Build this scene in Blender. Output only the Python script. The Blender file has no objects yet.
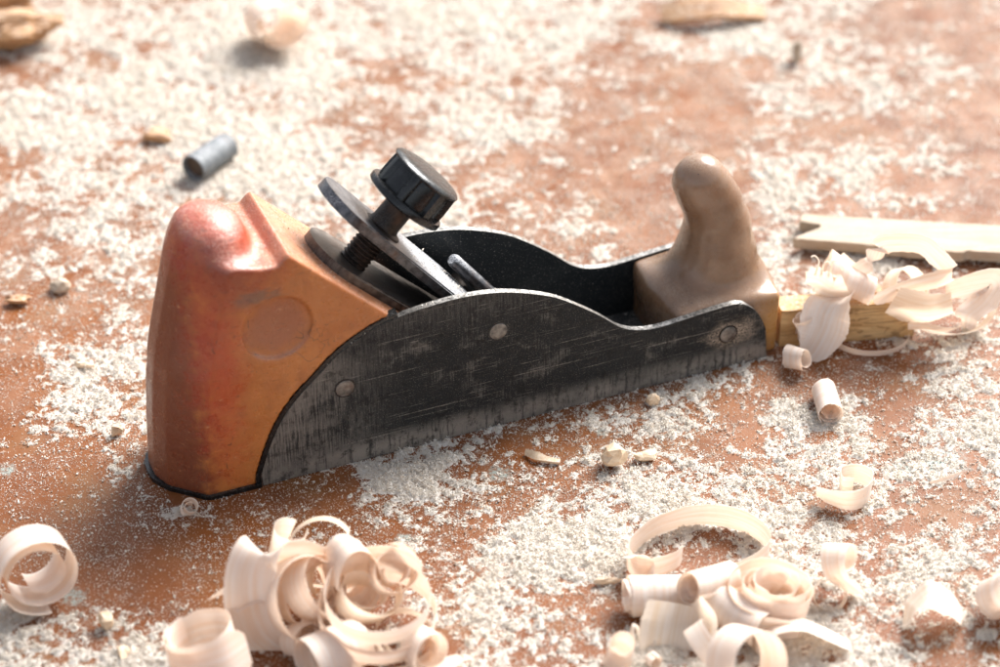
import bpy, bmesh, math, random
import numpy as np
from mathutils import Vector, Matrix

random.seed(7)
RNG = np.random.default_rng(11)
U = 0.01                                   # everything below is written in centimetres
scene = bpy.context.scene
col = scene.collection

# ------------------------------------------------------------------ camera numbers
PITCH, DIST, PXCM = math.radians(36), 75.0, 33.0
FPX = PXCM * DIST
CAM = Vector((0, -DIST * math.cos(PITCH), DIST * math.sin(PITCH)))
FWD = Vector((0, math.cos(PITCH), -math.sin(PITCH)))
UPV = Vector((0, math.sin(PITCH), math.cos(PITCH)))

def ray(px, py):
    return FWD + Vector((1, 0, 0)) * ((px - 500) / FPX) + UPV * ((333.5 - py) / FPX)
def at(px, py, z=0.0):                     # point of the photo on the level z (cm)
    r = ray(px, py); return CAM + r * ((z - CAM.z) / r.z)
def atY(px, py, y):                        # point of the photo at the depth y (cm)
    r = ray(px, py); return CAM + r * ((y - CAM.y) / r.y)

# ------------------------------------------------------------------ object helpers
def tag(o, label=None, cat=None, group=None, kind=None):
    if label: o['label'] = label
    if cat: o['category'] = cat
    if group: o['group'] = group
    if kind: o['kind'] = kind
    return o

def empty(name, loc, rz=0):
    o = bpy.data.objects.new(name, None); col.objects.link(o)
    o.empty_display_size = 0.02
    o.location = Vector(loc) * U; o.rotation_euler = (0, 0, rz)
    return o

def mesh_obj(name, verts, faces, mats, parent=None, smooth=True, loc=None, uvs=None, fmat=None, angle=40):
    """verts in cm; loc (cm) becomes the origin."""
    off = Vector(loc) if loc is not None else Vector((0, 0, 0))
    me = bpy.data.meshes.new(name)
    me.from_pydata([((v[0] - off.x) * U, (v[1] - off.y) * U, (v[2] - off.z) * U) for v in verts], [], faces)
    for m in (mats if isinstance(mats, (list, tuple)) else [mats]): me.materials.append(m)
    if fmat is not None: me.polygons.foreach_set('material_index', fmat)
    if uvs is not None:
        uvl = me.uv_layers.new(name='UVMap')
        for poly in me.polygons:
            for li in poly.loop_indices:
                uvl.data[li].uv = uvs[me.loops[li].vertex_index]
    me.update()
    if smooth:
        me.polygons.foreach_set('use_smooth', [True] * len(me.polygons))
        if angle: me.set_sharp_from_angle(angle=math.radians(angle))
    o = bpy.data.objects.new(name, me); col.objects.link(o)
    o.location = off * U
    if parent: o.parent = parent
    return o

def bm_obj(name, bm, mats, parent=None, smooth=True, angle=35):
    bmesh.ops.recalc_face_normals(bm, faces=bm.faces)
    for v in bm.verts: v.co *= U
    me = bpy.data.meshes.new(name); bm.to_mesh(me); bm.free()
    for m in (mats if isinstance(mats, (list, tuple)) else [mats]): me.materials.append(m)
    if smooth:
        me.polygons.foreach_set('use_smooth', [True] * len(me.polygons))
        me.set_sharp_from_angle(angle=math.radians(angle))
    o = bpy.data.objects.new(name, me); col.objects.link(o)
    if parent: o.parent = parent
    return o

# ------------------------------------------------------------------ node helpers
class Mat:
    def __init__(s, name):
        s.m = bpy.data.materials.new(name); s.m.use_nodes = True
        s.n = s.m.node_tree.nodes; s.l = s.m.node_tree.links
        s.p = s.n['Principled BSDF']; s.out = s.n['Material Output']
        s.tc = s.n.new('ShaderNodeTexCoord')
    def set(s, **k):
        for a, v in k.items():
            i = s.p.inputs[a.replace('_', ' ')]
            if hasattr(v, 'is_output'): s.l.new(v, i)
            else: i.default_value = v
    def map(s, scale=(1, 1, 1), loc=(0, 0, 0), rot=(0, 0, 0), coord='Object', pre=100.0):
        mp = s.n.new('ShaderNodeMapping')
        mp.inputs['Scale'].default_value = [pre * q for q in scale]
        mp.inputs['Location'].default_value = loc
        mp.inputs['Rotation'].default_value = rot
        s.l.new(s.tc.outputs[coord], mp.inputs['Vector']); return mp.outputs[0]
    def noise(s, vec, scale=1.0, detail=4, rough=.55, dist=0.0, dim='3D'):
        t = s.n.new('ShaderNodeTexNoise'); t.inputs['Scale'].default_value = scale
        t.inputs['Detail'].default_value = detail; t.inputs['Roughness'].default_value = rough
        t.inputs['Distortion'].default_value = dist
        s.l.new(vec, t.inputs['Vector']); return t.outputs['Fac']
    def voro(s, vec, scale=1.0, feature='F1'):
        t = s.n.new('ShaderNodeTexVoronoi'); t.feature = feature; t.inputs['Scale'].default_value = scale
        s.l.new(vec, t.inputs['Vector']); return t.outputs['Distance']
    def ramp(s, fac, stops, interp='LINEAR'):
        r = s.n.new('ShaderNodeValToRGB'); r.color_ramp.interpolation = interp
        e = r.color_ramp.elements
        while len(e) < len(stops): e.new(0.5)
        for q, (pos, c) in zip(e, stops):
            q.position = pos
            q.color = (c, c, c, 1) if isinstance(c, (int, float)) else (*c, 1)
        s.l.new(fac, r.inputs['Fac']); return r.outputs['Color']
    def mix(s, fac, a, b, mode='MIX'):
        x = s.n.new('ShaderNodeMix'); x.data_type = 'RGBA'; x.blend_type = mode
        for v, i in ((fac, 0), (a, 6), (b, 7)):
            if hasattr(v, 'is_output'): s.l.new(v, x.inputs[i])
            elif i == 0: x.inputs[0].default_value = v
            else: x.inputs[i].default_value = (*v, 1)
        return x.outputs[2]
    def math(s, op, a, b=0.0, c=0.0, clamp=False):
        x = s.n.new('ShaderNodeMath'); x.operation = op; x.use_clamp = clamp
        for i, v in enumerate((a, b, c)):
            if hasattr(v, 'is_output'): s.l.new(v, x.inputs[i])
            else: x.inputs[i].default_value = v
        return x.outputs[0]
    def sep(s, vec):
        x = s.n.new('ShaderNodeSeparateXYZ'); s.l.new(vec, x.inputs[0]); return x.outputs
    def rng(s, v, a, b, c=0.0, d=1.0):
        x = s.n.new('ShaderNodeMapRange'); x.clamp = True; x.interpolation_type = 'SMOOTHSTEP'
        s.l.new(v, x.inputs[0])
        for i, q in enumerate((a, b, c, d)): x.inputs[i + 1].default_value = q
        return x.outputs[0]
    def ball(s, centre, radius, soft, scale=(1, 1, 1), wob=None, wamt=0.0):
        """1 inside a soft ball (cm, object space)"""
        vec = s.map()
        d = s.n.new('ShaderNodeVectorMath'); d.operation = 'SUBTRACT'; s.l.new(vec, d.inputs[0]); d.inputs[1].default_value = centre
        m = s.n.new('ShaderNodeVectorMath'); m.operation = 'MULTIPLY'; s.l.new(d.outputs[0], m.inputs[0]); m.inputs[1].default_value = scale
        ln = s.n.new('ShaderNodeVectorMath'); ln.operation = 'LENGTH'; s.l.new(m.outputs[0], ln.inputs[0])
        v = ln.outputs['Value']
        if wob is not None: v = s.math('ADD', v, s.math('MULTIPLY', s.math('SUBTRACT', wob, .5), wamt))
        return s.rng(v, radius + soft, radius - soft)
    def bump(s, h, strength=.3, dist=.0005):
        b = s.n.new('ShaderNodeBump'); b.inputs['Strength'].default_value = strength
        b.inputs['Distance'].default_value = dist
        s.l.new(h, b.inputs['Height']); s.l.new(b.outputs[0], s.p.inputs['Normal'])
    def upness(s):
        g = s.n.new('ShaderNodeNewGeometry'); return s.sep(g.outputs['Normal'])[2]

def lin(r, g, b):                            # sRGB 0..255 -> linear
    return tuple((c / 255 / 12.92) if c <= 10 else ((c / 255 + .055) / 1.055) ** 2.4 for c in (r, g, b))

# ------------------------------------------------------------------ materials
def m_table():
    M = Mat('brown_hardboard')
    v = M.map()
    big = M.noise(v, .18, 5); mid = M.noise(v, 1.1, 6, .6); fine = M.noise(v, 14, 3, .7)
    base = M.mix(M.ramp(big, [(.35, 0.0), (.65, 1.0)]), (.155, .045, .010), (.21, .07, .017))
    base = M.mix(M.ramp(mid, [(.45, 0.0), (.72, .55)]), base, (.10, .036, .015))
    base = M.mix(M.ramp(M.noise(v, .45, 4), [(.52, 0.0), (.66, .6)]), base, (.20, .09, .034))
    # thin film of dust lying on the board
    film = M.math('MULTIPLY', M.ramp(M.noise(v, .8, 8, .68), [(.40, 0.0), (.72, 1.0)]), M.ramp(fine, [(.35, .25), (.65, .9)]))
    far = M.rng(M.sep(v)[1], -10.0, 12.0, .08, .55)
    film = M.math('MULTIPLY', film, far)
    base = M.mix(film, base, (.72, .52, .39))
    # specks of old turquoise paint
    for (px, py, r) in ((74, 597, .38), (6, 470, .3), (945, 462, .8), (905, 470, .6), (962, 560, .35), (500, 474, .4), (930, 468, .5), (404, 540, .3), (602, 431, .25)):
        c = at(px, py)
        k = M.ball((c.x, c.y, c.z), r * .8, r * .35, (1, 1, 1), M.noise(v, 3.0, 4, .7), 1.6 * r)
        base = M.mix(M.math('MULTIPLY', k, M.ramp(M.noise(v, 7, 3), [(.4, .1), (.58, .6)])), base, (.30, .42, .40))
    # powder: tiny pale specks, dense where the sawdust thins out at its edges
    at_ = M.n.new('ShaderNodeAttribute'); at_.attribute_name = 'powder'
    sp = M.math('ADD', M.math('MULTIPLY', M.noise(v, 21, 3, .75), .62), M.math('MULTIPLY', M.noise(v, 5, 3, .6), .38))
    th = M.math('SUBTRACT', .735, M.math('MULTIPLY', at_.outputs['Fac'], .30))
    pw = M.math('DIVIDE', M.math('SUBTRACT', sp, th), .05, clamp=True)
    base = M.mix(M.math('MULTIPLY', pw, .85), base, (.88, .80, .68))
    rough = M.math('ADD', M.ramp(mid, [(.3, .36), (.7, .54)]), M.math('MULTIPLY', pw, .4))
    M.set(Base_Color=base, Roughness=rough)
    M.p.inputs['Specular IOR Level'].default_value = .2
    M.bump(M.math('ADD', M.math('MULTIPLY', mid, .6), M.math('MULTIPLY', fine, .4)), .25, .0006)
    return M.m

def m_dust(name='sawdust'):
    M = Mat(name)
    v = M.map()
    n = M.noise(v, 9, 2, .6); n2 = M.noise(v, .5, 3)
    c = M.ramp(n, [(.24, (.65, .54, .42)), (.38, (.86, .80, .71)), (.58, (.92, .88, .82)), (.8, (.94, .92, .88))])
    c = M.mix(M.ramp(n2, [(.45, 0.0), (.7, .18)]), c, (.76, .64, .48))
    M.set(Base_Color=c, Roughness=.9)
    M.p.inputs['Specular IOR Level'].default_value = .1
    tr = M.n.new('ShaderNodeBsdfTranslucent'); M.l.new(c, tr.inputs[0])
    mx = M.n.new('ShaderNodeMixShader'); mx.inputs[0].default_value = .38
    M.l.new(M.p.outputs[0], mx.inputs[1]); M.l.new(tr.outputs[0], mx.inputs[2]); M.l.new(mx.outputs[0], M.out.inputs[0])
    return M.m

def m_shaving(name='pine_shaving', tint=(.93, .83, .74), pale=(.96, .92, .88), trans=.5, clear=0.0):
    M = Mat(name)
    v = M.map((1, 1, 1), coord='UV', pre=1.0)
    g = M.noise(M.map((.35, 9, 1), coord='UV', pre=1.0), 1.0, 5, .6, .6)
    pores = M.noise(M.map((3, 40, 1), coord='UV', pre=1.0), 1.0, 3, .6)
    c = M.mix(M.ramp(g, [(.36, 0.0), (.60, 1.0)]), tint, pale)
    st = M.noise(M.map((.12, 5.5, 1), coord='UV', pre=1.0), 1.0, 3, .5, .3)
    c = M.mix(M.ramp(st, [(.46, 0.0), (.53, .26), (.60, 0.0)]), c, (.80, .64, .47))
    c = M.mix(M.ramp(pores, [(.56, 0.0), (.72, .35)]), c, (.82, .66, .49))
    M.set(Base_Color=c, Roughness=.5)
    M.p.inputs['Specular IOR Level'].default_value = .35
    M.bump(M.math('ADD', M.math('MULTIPLY', g, .6), M.math('MULTIPLY', pores, .4)), .35, .0004)
    tr = M.n.new('ShaderNodeBsdfTranslucent')
    M.l.new(M.mix(.5, c, (1, .945, .88), 'MULTIPLY'), tr.inputs[0])
    mx = M.n.new('ShaderNodeMixShader'); mx.inputs[0].default_value = trans
    M.l.new(M.p.outputs[0], mx.inputs[1]); M.l.new(tr.outputs[0], mx.inputs[2]); M.l.new(mx.outputs[0], M.out.inputs[0])
    if clear:                                   # wafer thin wood lets some light straight through
        tp = M.n.new('ShaderNodeBsdfTransparent'); tp.inputs[0].default_value = (1, .96, .9, 1)
        m2 = M.n.new('ShaderNodeMixShader'); m2.inputs[0].default_value = clear
        M.l.new(mx.outputs[0], m2.inputs[1]); M.l.new(tp.outputs[0], m2.inputs[2]); M.l.new(m2.outputs[0], M.out.inputs[0])
    return M.m

def dust_mask(M, lo=.35, hi=.95, amount=.8, freq=26):
    """fine dust settled on faces that look upward"""
    up = M.rng(M.upness(), lo, hi)
    sp = M.ramp(M.noise(M.map(), freq, 3, .75), [(.47, 0.0), (.62, 1.0)])
    br = M.ramp(M.noise(M.map(), 2.2, 4), [(.35, .25), (.65, 1.0)])
    return M.math('MULTIPLY', M.math('MULTIPLY', up, amount), M.math('MULTIPLY', sp, br))

def m_steel_side():
    M = Mat('worn_black_steel')
    v = M.map(); x, y, z = M.sep(v)
    vert = M.noise(M.map((9, 1, .55)), 1.0, 5, .65)            # vertical file marks
    vert2 = M.noise(M.map((22, 1, 1.1)), 1.0, 4, .7)
    patch = M.noise(M.map((.55, 1, .8)), 1.0, 6, .65, .4)
    grain = M.noise(v, 18, 4, .8)
    low = M.rng(z, 1.0, .25); left = M.rng(x, 4.6, .6)
    arcw = M.math('MULTIPLY', left, M.ramp(M.math('ADD', M.math('MULTIPLY', vert2, .6), M.math('MULTIPLY', patch, .4)), [(.41, 0.0), (.56, .95)]))
    nick = M.ramp(M.noise(M.map((7, 1, .7)), 1.0, 4, .75), [(.52, 1.0), (.60, .3)])
    wear = M.math('MULTIPLY', M.math('MULTIPLY', low, M.ramp(patch, [(.3, .35), (.6, 1.0)])), nick)
    wear = M.math('MAXIMUM', wear, M.math('MULTIPLY', arcw, .8))
    wear = M.math('MAXIMUM', wear, M.ramp(M.math('MULTIPLY', patch, M.math('ADD', vert2, .55)), [(.60, 0.0), (.82, .55)]))
    top = M.rng(z, 3.4, 5.0)
    wear = M.math('MAXIMUM', wear, M.math('MULTIPLY', M.math('MULTIPLY', top, .35), M.ramp(vert2, [(.4, 0.0), (.65, 1.0)])))
    # long rubbed scratches, slightly oblique
    for (rot, sc, thr, amt) in ((.05, (.25, 1, 17), .655, .8), (-.10, (.35, 1, 22), .68, .55), (.32, (.5, 1, 15), .69, .5)):
        s_ = M.ramp(M.noise(M.map(sc, rot=(0, rot, 0)), 1.0, 2, .5), [(thr, 0.0), (thr + .02, amt)])
        wear = M.math('MAXIMUM', wear, M.math('MULTIPLY', s_, M.ramp(grain, [(.4, .1), (.6, 1.0)])))
    c = M.mix(wear, (.015, .017, .018), (.28, .255, .225))
    c = M.mix(M.ramp(M.noise(v, 30, 2, .8), [(.62, 0.0), (.66, .55)]), c, (.42, .37, .31))
    for rot, sc, thr, amt in ((1.25, (1.2, 1, 26), .70, .5), (-.6, (.8, 1, 20), .705, .45), (.9, (.9, 1, 24), .71, .45)):
        k = M.ramp(M.noise(M.map(sc, rot=(0, rot, 0)), 1.0, 2, .5, .4), [(thr, 0.0), (thr + .012, amt)])
        c = M.mix(M.math('MULTIPLY', k, M.ramp(patch, [(.42, 0.0), (.6, 1.0)])), c, (.34, .31, .27))
    c = M.mix(M.ramp(M.noise(M.map((1, 1, 1)), 2.6, 6, .8), [(.52, 0.0), (.60, .65)]), c, (.010, .010, .010))
    # pale dried smear beside the front rivet
    sm = M.ball((14.6, 0, 1.25), .42, .3, (.62, .2, 1.15), M.noise(M.map((2, 1, 5)), 1.0, 4, .7), 1.0)
    c = M.mix(M.math('MULTIPLY', sm, M.ramp(grain, [(.42, 0.0), (.58, .85)])), c, (.52, .41, .31))
    d = dust_mask(M, .5, .95, .75)
    c = M.mix(d, c, (.62, .58, .52))
    M.set(Base_Color=c, Roughness=M.ramp(grain, [(.3, .38), (.7, .6)]), Metallic=M.math('MULTIPLY', wear, .45))
    M.p.inputs['Specular IOR Level'].default_value = .15
    M.bump(M.math('ADD', M.math('MULTIPLY', vert, .5), M.math('MULTIPLY', grain, .5)), .3, .0003)
    return M.m

def m_steel_inner():
    M = Mat('black_lacquered_steel'); v = M.map()
    g = M.noise(v, 12, 4, .7)
    c = M.mix(M.ramp(M.noise(v, 1.3, 5), [(.5, 0.0), (.75, .5)]), (.014, .018, .020), (.042, .044, .044))
    c = M.mix(M.ramp(M.noise(v, 20, 2, .8), [(.63, 0.0), (.67, .9)]), c, (.55, .5, .43))
    c = M.mix(dust_mask(M, .4, .9, .7), c, (.55, .5, .44))
    M.set(Base_Color=c, Roughness=M.ramp(g, [(.3, .3), (.7, .5)]))
    M.bump(g, .15, .0003)
    return M.m

def m_rim():
    M = Mat('bare_steel_rim'); v = M.map()
    g = M.noise(v, 9, 5, .7)
    c = M.mix(M.ramp(g, [(.4, 0.0), (.62, 1.0)]), (.09, .085, .08), (.42, .40, .37))
    M.set(Base_Color=c, Metallic=.85, Roughness=M.ramp(g, [(.3, .5), (.7, .32)]))
    M.bump(g, .2, .0003)
    return M.m

def m_iron(name, dark, light, dust=.6, rough=(.3, .5), metal=.75, heavy=None):
    M = Mat(name); v = M.map()
    g = M.noise(v, 6, 6, .7); s = M.noise(M.map((3, 25, 3)), 1.0, 4, .6)
    c = M.mix(M.ramp(M.math('MULTIPLY', M.math('ADD', g, s), .5), [(.4, 0.0), (.62, 1.0)]), dark, light)
    c = M.mix(M.ramp(M.noise(v, 2.0, 5), [(.52, 0.0), (.7, .5)]), c, (.12, .065, .04))
    d = dust_mask(M, .3, .8, dust, 30)
    if heavy:
        hv = M.math('MULTIPLY', M.ball(heavy, 1.5, 1.0), M.rng(M.upness(), .2, .5))
        d = M.math('MAXIMUM', d, M.math('MULTIPLY', hv, M.ramp(M.noise(v, 24, 3, .8), [(.40, .0), (.56, .9)])))
    c = M.mix(d, c, (.70, .71, .73))
    M.set(Base_Color=c, Metallic=M.math('MULTIPLY', M.math('SUBTRACT', 1.0, d), metal), Roughness=M.ramp(g, [(.3, rough[0]), (.7, rough[1])]))
    M.bump(M.math('ADD', M.math('MULTIPLY', g, .6), M.math('MULTIPLY', s, .4)), .25, .0003)
    return M.m

def m_orange():
    M = Mat('worn_orange_plastic'); v = M.map(); x, y, z = M.sep(v)
    n1 = M.noise(v, .7, 5, .6, .5); n2 = M.noise(v, 2.4, 5, .65); n3 = M.noise(v, 11, 4, .7)
    c = M.mix(M.ramp(n1, [(.35, 0.0), (.65, 1.0)]), (.44, .14, .032), (.52, .19, .052))
    # redder where palms rubbed it; left facet darkened further as painted shade
    red_shade = M.rng(M.math('ADD', x, M.math('MULTIPLY', M.math('SUBTRACT', n2, .5), 2.2)), -.85, -1.75)
    c = M.mix(M.math('MULTIPLY', red_shade, .9), c, (.15, .036, .018))
    band = M.ball((-.95, .1, 4.6), .8, .7, (1.3, .6, .26), n2, 1.7)
    c = M.mix(M.math('MULTIPLY', band, .75), c, (.44, .055, .022))
    topred = M.ball((-.2, 1.8, 7.9), 1.5, 1.0, (1, .7, 1), n2, 1.4)
    c = M.mix(M.math('MULTIPLY', topred, .85), c, (.42, .045, .025))
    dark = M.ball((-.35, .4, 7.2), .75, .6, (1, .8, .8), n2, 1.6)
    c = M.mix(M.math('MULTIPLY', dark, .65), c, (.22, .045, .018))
    dish = M.ball((.77, 0, 5.2), .85, .3, (1, .3, 1), n2, .9)
    c = M.mix(M.math('MULTIPLY', dish, .8), c, (.34, .125, .065))
    # grime: dark smears, specks and little scratches
    c = M.mix(M.ramp(M.noise(M.map((1, 1, .5)), 1.6, 6, .7), [(.5, 0.0), (.75, .5)]), c, (.24, .085, .035))
    for sc, thr, a in (((5, 5, 1.6), .70, .75), ((2, 2, 7), .725, .6)):
        k = M.ramp(M.noise(M.map(sc, rot=(0, .3, 0)), 1.0, 3, .6, .8), [(thr, 0.0), (thr + .02, a)])
        c = M.mix(k, c, (.09, .035, .02))
    dot = M.ramp(M.voro(v, 3.1), [(.05, .85), (.075, 0.0)])
    c = M.mix(M.math('MULTIPLY', dot, M.ramp(n2, [(.48, 0.0), (.56, 1.0)])), c, (.10, .04, .025))
    for rot, sc, thr, a in ((.9, (2.5, 2.5, 16), .69, .55), (-.5, (3, 3, 20), .70, .5), (1.5, (2, 2, 13), .70, .5)):
        k = M.ramp(M.noise(M.map(sc, rot=(0, rot, .3)), 1.0, 2, .55, .6), [(thr, 0.0), (thr + .015, a)])
        c = M.mix(k, c, (.11, .04, .02))
    pale = M.ramp(M.noise(M.map((4, 4, 14), rot=(0, -.9, 0)), 1.0, 2, .5, .5), [(.70, 0.0), (.72, .5)])
    c = M.mix(pale, c, (.66, .34, .18))
    smear = M.ball((.25, 0, 6.35), .3, .22, (.55, .3, 1.5), M.noise(M.map((3, 1, 9)), 1.0, 4, .7), 1.1)
    c = M.mix(M.math('MULTIPLY', smear, .6), c, (.10, .09, .08))
    # wavy scratch lines beside the dish
    w = M.ball((1.65, 0, 4.35), .55, .1, (1, .3, .8))
    ring = M.ramp(M.noise(v, 1.35, 1, .5, 1.2), [(.485, 0.0), (.497, .8), (.503, .8), (.515, 0.0)])
    c = M.mix(M.math('MULTIPLY', w, ring), c, (.12, .045, .02))
    up = dust_mask(M, .35, .8, .55, 24)
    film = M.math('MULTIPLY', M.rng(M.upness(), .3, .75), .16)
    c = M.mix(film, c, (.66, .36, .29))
    c = M.mix(up, c, (.80, .66, .56))
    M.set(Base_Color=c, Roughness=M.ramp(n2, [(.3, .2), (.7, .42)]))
    M.p.inputs['Coat Weight'].default_value = .15; M.p.inputs['Coat Roughness'].default_value = .22
    M.p.inputs['Subsurface Weight'].default_value = .12
    M.p.inputs['Subsurface Radius'].default_value = (1.0, .35, .12)
    M.p.inputs['Subsurface Scale'].default_value = .003
    M.bump(M.math('ADD', M.math('MULTIPLY', n2, .55), M.math('MULTIPLY', n3, .35)), .6, .0012)
    return M.m

def m_beige():
    M = Mat('beige_plastic'); v = M.map(); x, y, z = M.sep(v)
    n1 = M.noise(v, .9, 5, .6, .4); n2 = M.noise(v, 3, 5, .65); n3 = M.noise(v, 16, 3, .7)
    c = M.mix(M.ramp(n1, [(.35, 0.0), (.68, 1.0)]), (.17, .092, .05), (.255, .15, .088))
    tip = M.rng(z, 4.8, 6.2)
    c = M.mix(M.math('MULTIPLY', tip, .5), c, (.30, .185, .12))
    c = M.mix(M.ramp(M.noise(M.map((1, 1, .4)), 2.0, 6, .7), [(.5, 0.0), (.74, .5)]), c, (.22, .13, .08))
    dot = M.ramp(M.voro(v, 2.6), [(.045, .9), (.07, 0.0)])
    c = M.mix(dot, c, (.07, .05, .04))
    c = M.mix(M.ball((16.1, .4, .9), .7, .5, (1, 1, .7), n2, .8), c, (.46, .24, .08))
    c = M.mix(dust_mask(M, .5, .95, .4, 26), c, (.62, .50, .40))
    M.set(Base_Color=c, Roughness=M.ramp(n2, [(.3, .18), (.7, .38)]))
    M.p.inputs['Coat Weight'].default_value = .3; M.p.inputs['Coat Roughness'].default_value = .2
    M.p.inputs['Subsurface Weight'].default_value = .2
    M.p.inputs['Subsurface Radius'].default_value = (1.0, .55, .25)
    M.p.inputs['Subsurface Scale'].default_value = .003
    M.bump(M.math('ADD', M.math('MULTIPLY', n2, .5), M.math('MULTIPLY', n3, .3)), .25, .0006)
    return M.m

def m_black_plastic():
    M = Mat('black_plastic'); v = M.map(); n = M.noise(v, 5, 5, .7)
    c = M.mix(M.ramp(n, [(.45, 0.0), (.7, .8)]), (.006, .0065, .007), (.022, .023, .023))
    c = M.mix(dust_mask(M, .75, 1.0, .3, 34), c, (.4, .38, .35))
    M.set(Base_Color=c, Roughness=M.ramp(n, [(.3, .16), (.7, .34)]))
    M.bump(n, .2, .0004)
    return M.m

def m_wood(name, a, b, line, scale=(1, 12, 12), rings=True, dust=.8):
    M = Mat(name); v = M.map()
    g = M.noise(M.map(scale), .35, 5, .6, .8); f = M.noise(M.map((2, 40, 40)), .5, 4, .7)
    c = M.mix(M.ramp(g, [(.35, 0.0), (.65, 1.0)]), a, b)
    if rings:
        c = M.mix(M.ramp(M.noise(M.map((.5, 8, 8)), .35, 3, .5, 1.0), [(.47, 0.0), (.5, .75), (.53, 0.0)]), c, line)
    c = M.mix(M.ramp(f, [(.5, 0.0), (.72, .35)]), c, line)
    c = M.mix(dust_mask(M, .5, .95, dust, 16), c, (.85, .78, .68))
    M.set(Base_Color=c, Roughness=.7)
    M.p.inputs['Specular IOR Level'].default_value = .2
    M.bump(M.math('ADD', M.math('MULTIPLY', g, .4), M.math('MULTIPLY', f, .6)), .4, .0006)
    return M.m

MT = dict(table=m_table(), dust=m_dust(), shave=m_shaving(), thin=m_shaving('thin_pine_shaving', (.93, .86, .76), (.97, .94, .90), .55, .16),
          side=m_steel_side(), inner=m_steel_inner(), rim=m_rim(),
          cap=m_iron('grey_worked_iron', (.045, .045, .05), (.17, .17, .18), .65, (.28, .48), .8, (6.2, 1.9, 4.7)),
          blade=m_iron('brown_tarnished_iron', (.06, .05, .042), (.19, .16, .135), .15, (.36, .55), .7),
          screw=m_iron('rusty_dark_iron', (.02, .015, .012), (.07, .05, .037), .12, (.4, .6), .6),
          rivet=m_iron('dull_rivet_steel', (.09, .088, .084), (.30, .29, .27), .3, (.35, .5), .75),
          ferrule=m_iron('blue_grey_zinc', (.10, .112, .12), (.19, .20, .205), .7, (.55, .75), .05),
          rust=m_iron('brown_rust_inside', (.05, .03, .02), (.13, .08, .05), .2, (.6, .8), .1),
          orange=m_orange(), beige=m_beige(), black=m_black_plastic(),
          board=m_wood('pale_planed_pine', (.40, .31, .225), (.50, .41, .32), (.32, .21, .12), rings=False, dust=.25),
          stick=m_wood('yellow_pine', (.50, .29, .12), (.68, .45, .22), (.20, .10, .04)),
          chip=m_wood('raw_wood_chip', (.62, .44, .28), (.76, .60, .43), (.42, .24, .12), rings=False),
          bark=m_wood('brown_offcut_wood', (.36, .18, .08), (.56, .32, .16), (.18, .09, .05)))

# ------------------------------------------------------------------ implicit surfaces -> mesh
def surface_nets(F, o, h):
    nx, ny, nz = F.shape
    S = F < 0
    acc = np.zeros((nx - 1, ny - 1, nz - 1, 3)); cnt = np.zeros((nx - 1, ny - 1, nz - 1))
    def sl(d, n): return slice(d, n - 1 + d)
    corners = [(i, j, k) for i in (0, 1) for j in (0, 1) for k in (0, 1)]
    for a in corners:
        for ax in range(3):
            if a[ax]: continue
            b = list(a); b[ax] = 1
            A = F[sl(a[0], nx), sl(a[1], ny), sl(a[2], nz)]; B = F[sl(b[0], nx), sl(b[1], ny), sl(b[2], nz)]
            m = (A < 0) != (B < 0)
            t = np.where(m, A / np.where(m, A - B, 1), 0)
            p = np.zeros(A.shape + (3,)); p[...] = a; p[..., ax] = t
            acc += np.where(m[..., None], p, 0); cnt += m
    act = cnt > 0
    idx = -np.ones(act.shape, int); ids = np.argwhere(act); idx[act] = np.arange(len(ids))
    V = (ids + acc[act] / cnt[act][:, None]) * h + np.array(o)
    faces = []
    for ax in range(3):
        n = [nx, ny, nz]
        s0 = [slice(1, q - 1) for q in n]; s1 = list(s0); s0[ax] = slice(0, n[ax] - 1); s1[ax] = slice(1, n[ax])
        A = S[tuple(s0)]; B = S[tuple(s1)]
        for flip in (0, 1):
            e = np.argwhere((A & ~B) if not flip else (~A & B))
            if not len(e): continue
            g = e.copy(); u, w = [q for q in range(3) if q != ax]
            g[:, u] += 1; g[:, w] += 1
            def cell(du, dw):
                q = g.copy(); q[:, u] -= du; q[:, w] -= dw
                return idx[q[:, 0], q[:, 1], q[:, 2]]
            quad = np.stack([cell(1, 1), cell(0, 1), cell(0, 0), cell(1, 0)], 1)
            if (flip == 1) != (ax == 1): quad = quad[:, ::-1]
            faces.append(quad)
    return V, np.concatenate(faces)

def relax(V, Fq, n=2, lam=.45):
    for _ in range(n):
        s = np.zeros_like(V); c = np.zeros(len(V))
        for a, b in ((0, 1), (1, 2), (2, 3), (3, 0)):
            np.add.at(s, Fq[:, a], V[Fq[:, b]]); np.add.at(s, Fq[:, b], V[Fq[:, a]])
            np.add.at(c, Fq[:, a], 1); np.add.at(c, Fq[:, b], 1)
        V = V + lam * (s / np.maximum(c, 1)[:, None] - V)
    return V

def smax(a, b, k): return np.maximum(a, b) + np.maximum(k - np.abs(a - b), 0) ** 2 / (4 * k)
def smin(a, b, k): return -smax(-a, -b, k)

def poly_sdf(P, X, Z):
    P = np.array(P, float); d = np.full(X.shape, 1e9); s = np.ones(X.shape)
    n = len(P)
    for i in range(n):
        a = P[i]; b = P[i - 1]; e = b - a
        wx, wz = X - a[0], Z - a[1]
        t = np.clip((wx * e[0] + wz * e[1]) / (e @ e), 0, 1)
        d = np.minimum(d, (wx - e[0] * t) ** 2 + (wz - e[1] * t) ** 2)
        c1 = Z >= a[1]; c2 = Z < b[1]; c3 = e[0] * wz > e[1] * wx
        s = np.where((c1 & c2 & c3) | (~c1 & ~c2 & ~c3), -s, s)
    return s * np.sqrt(d)

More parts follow.
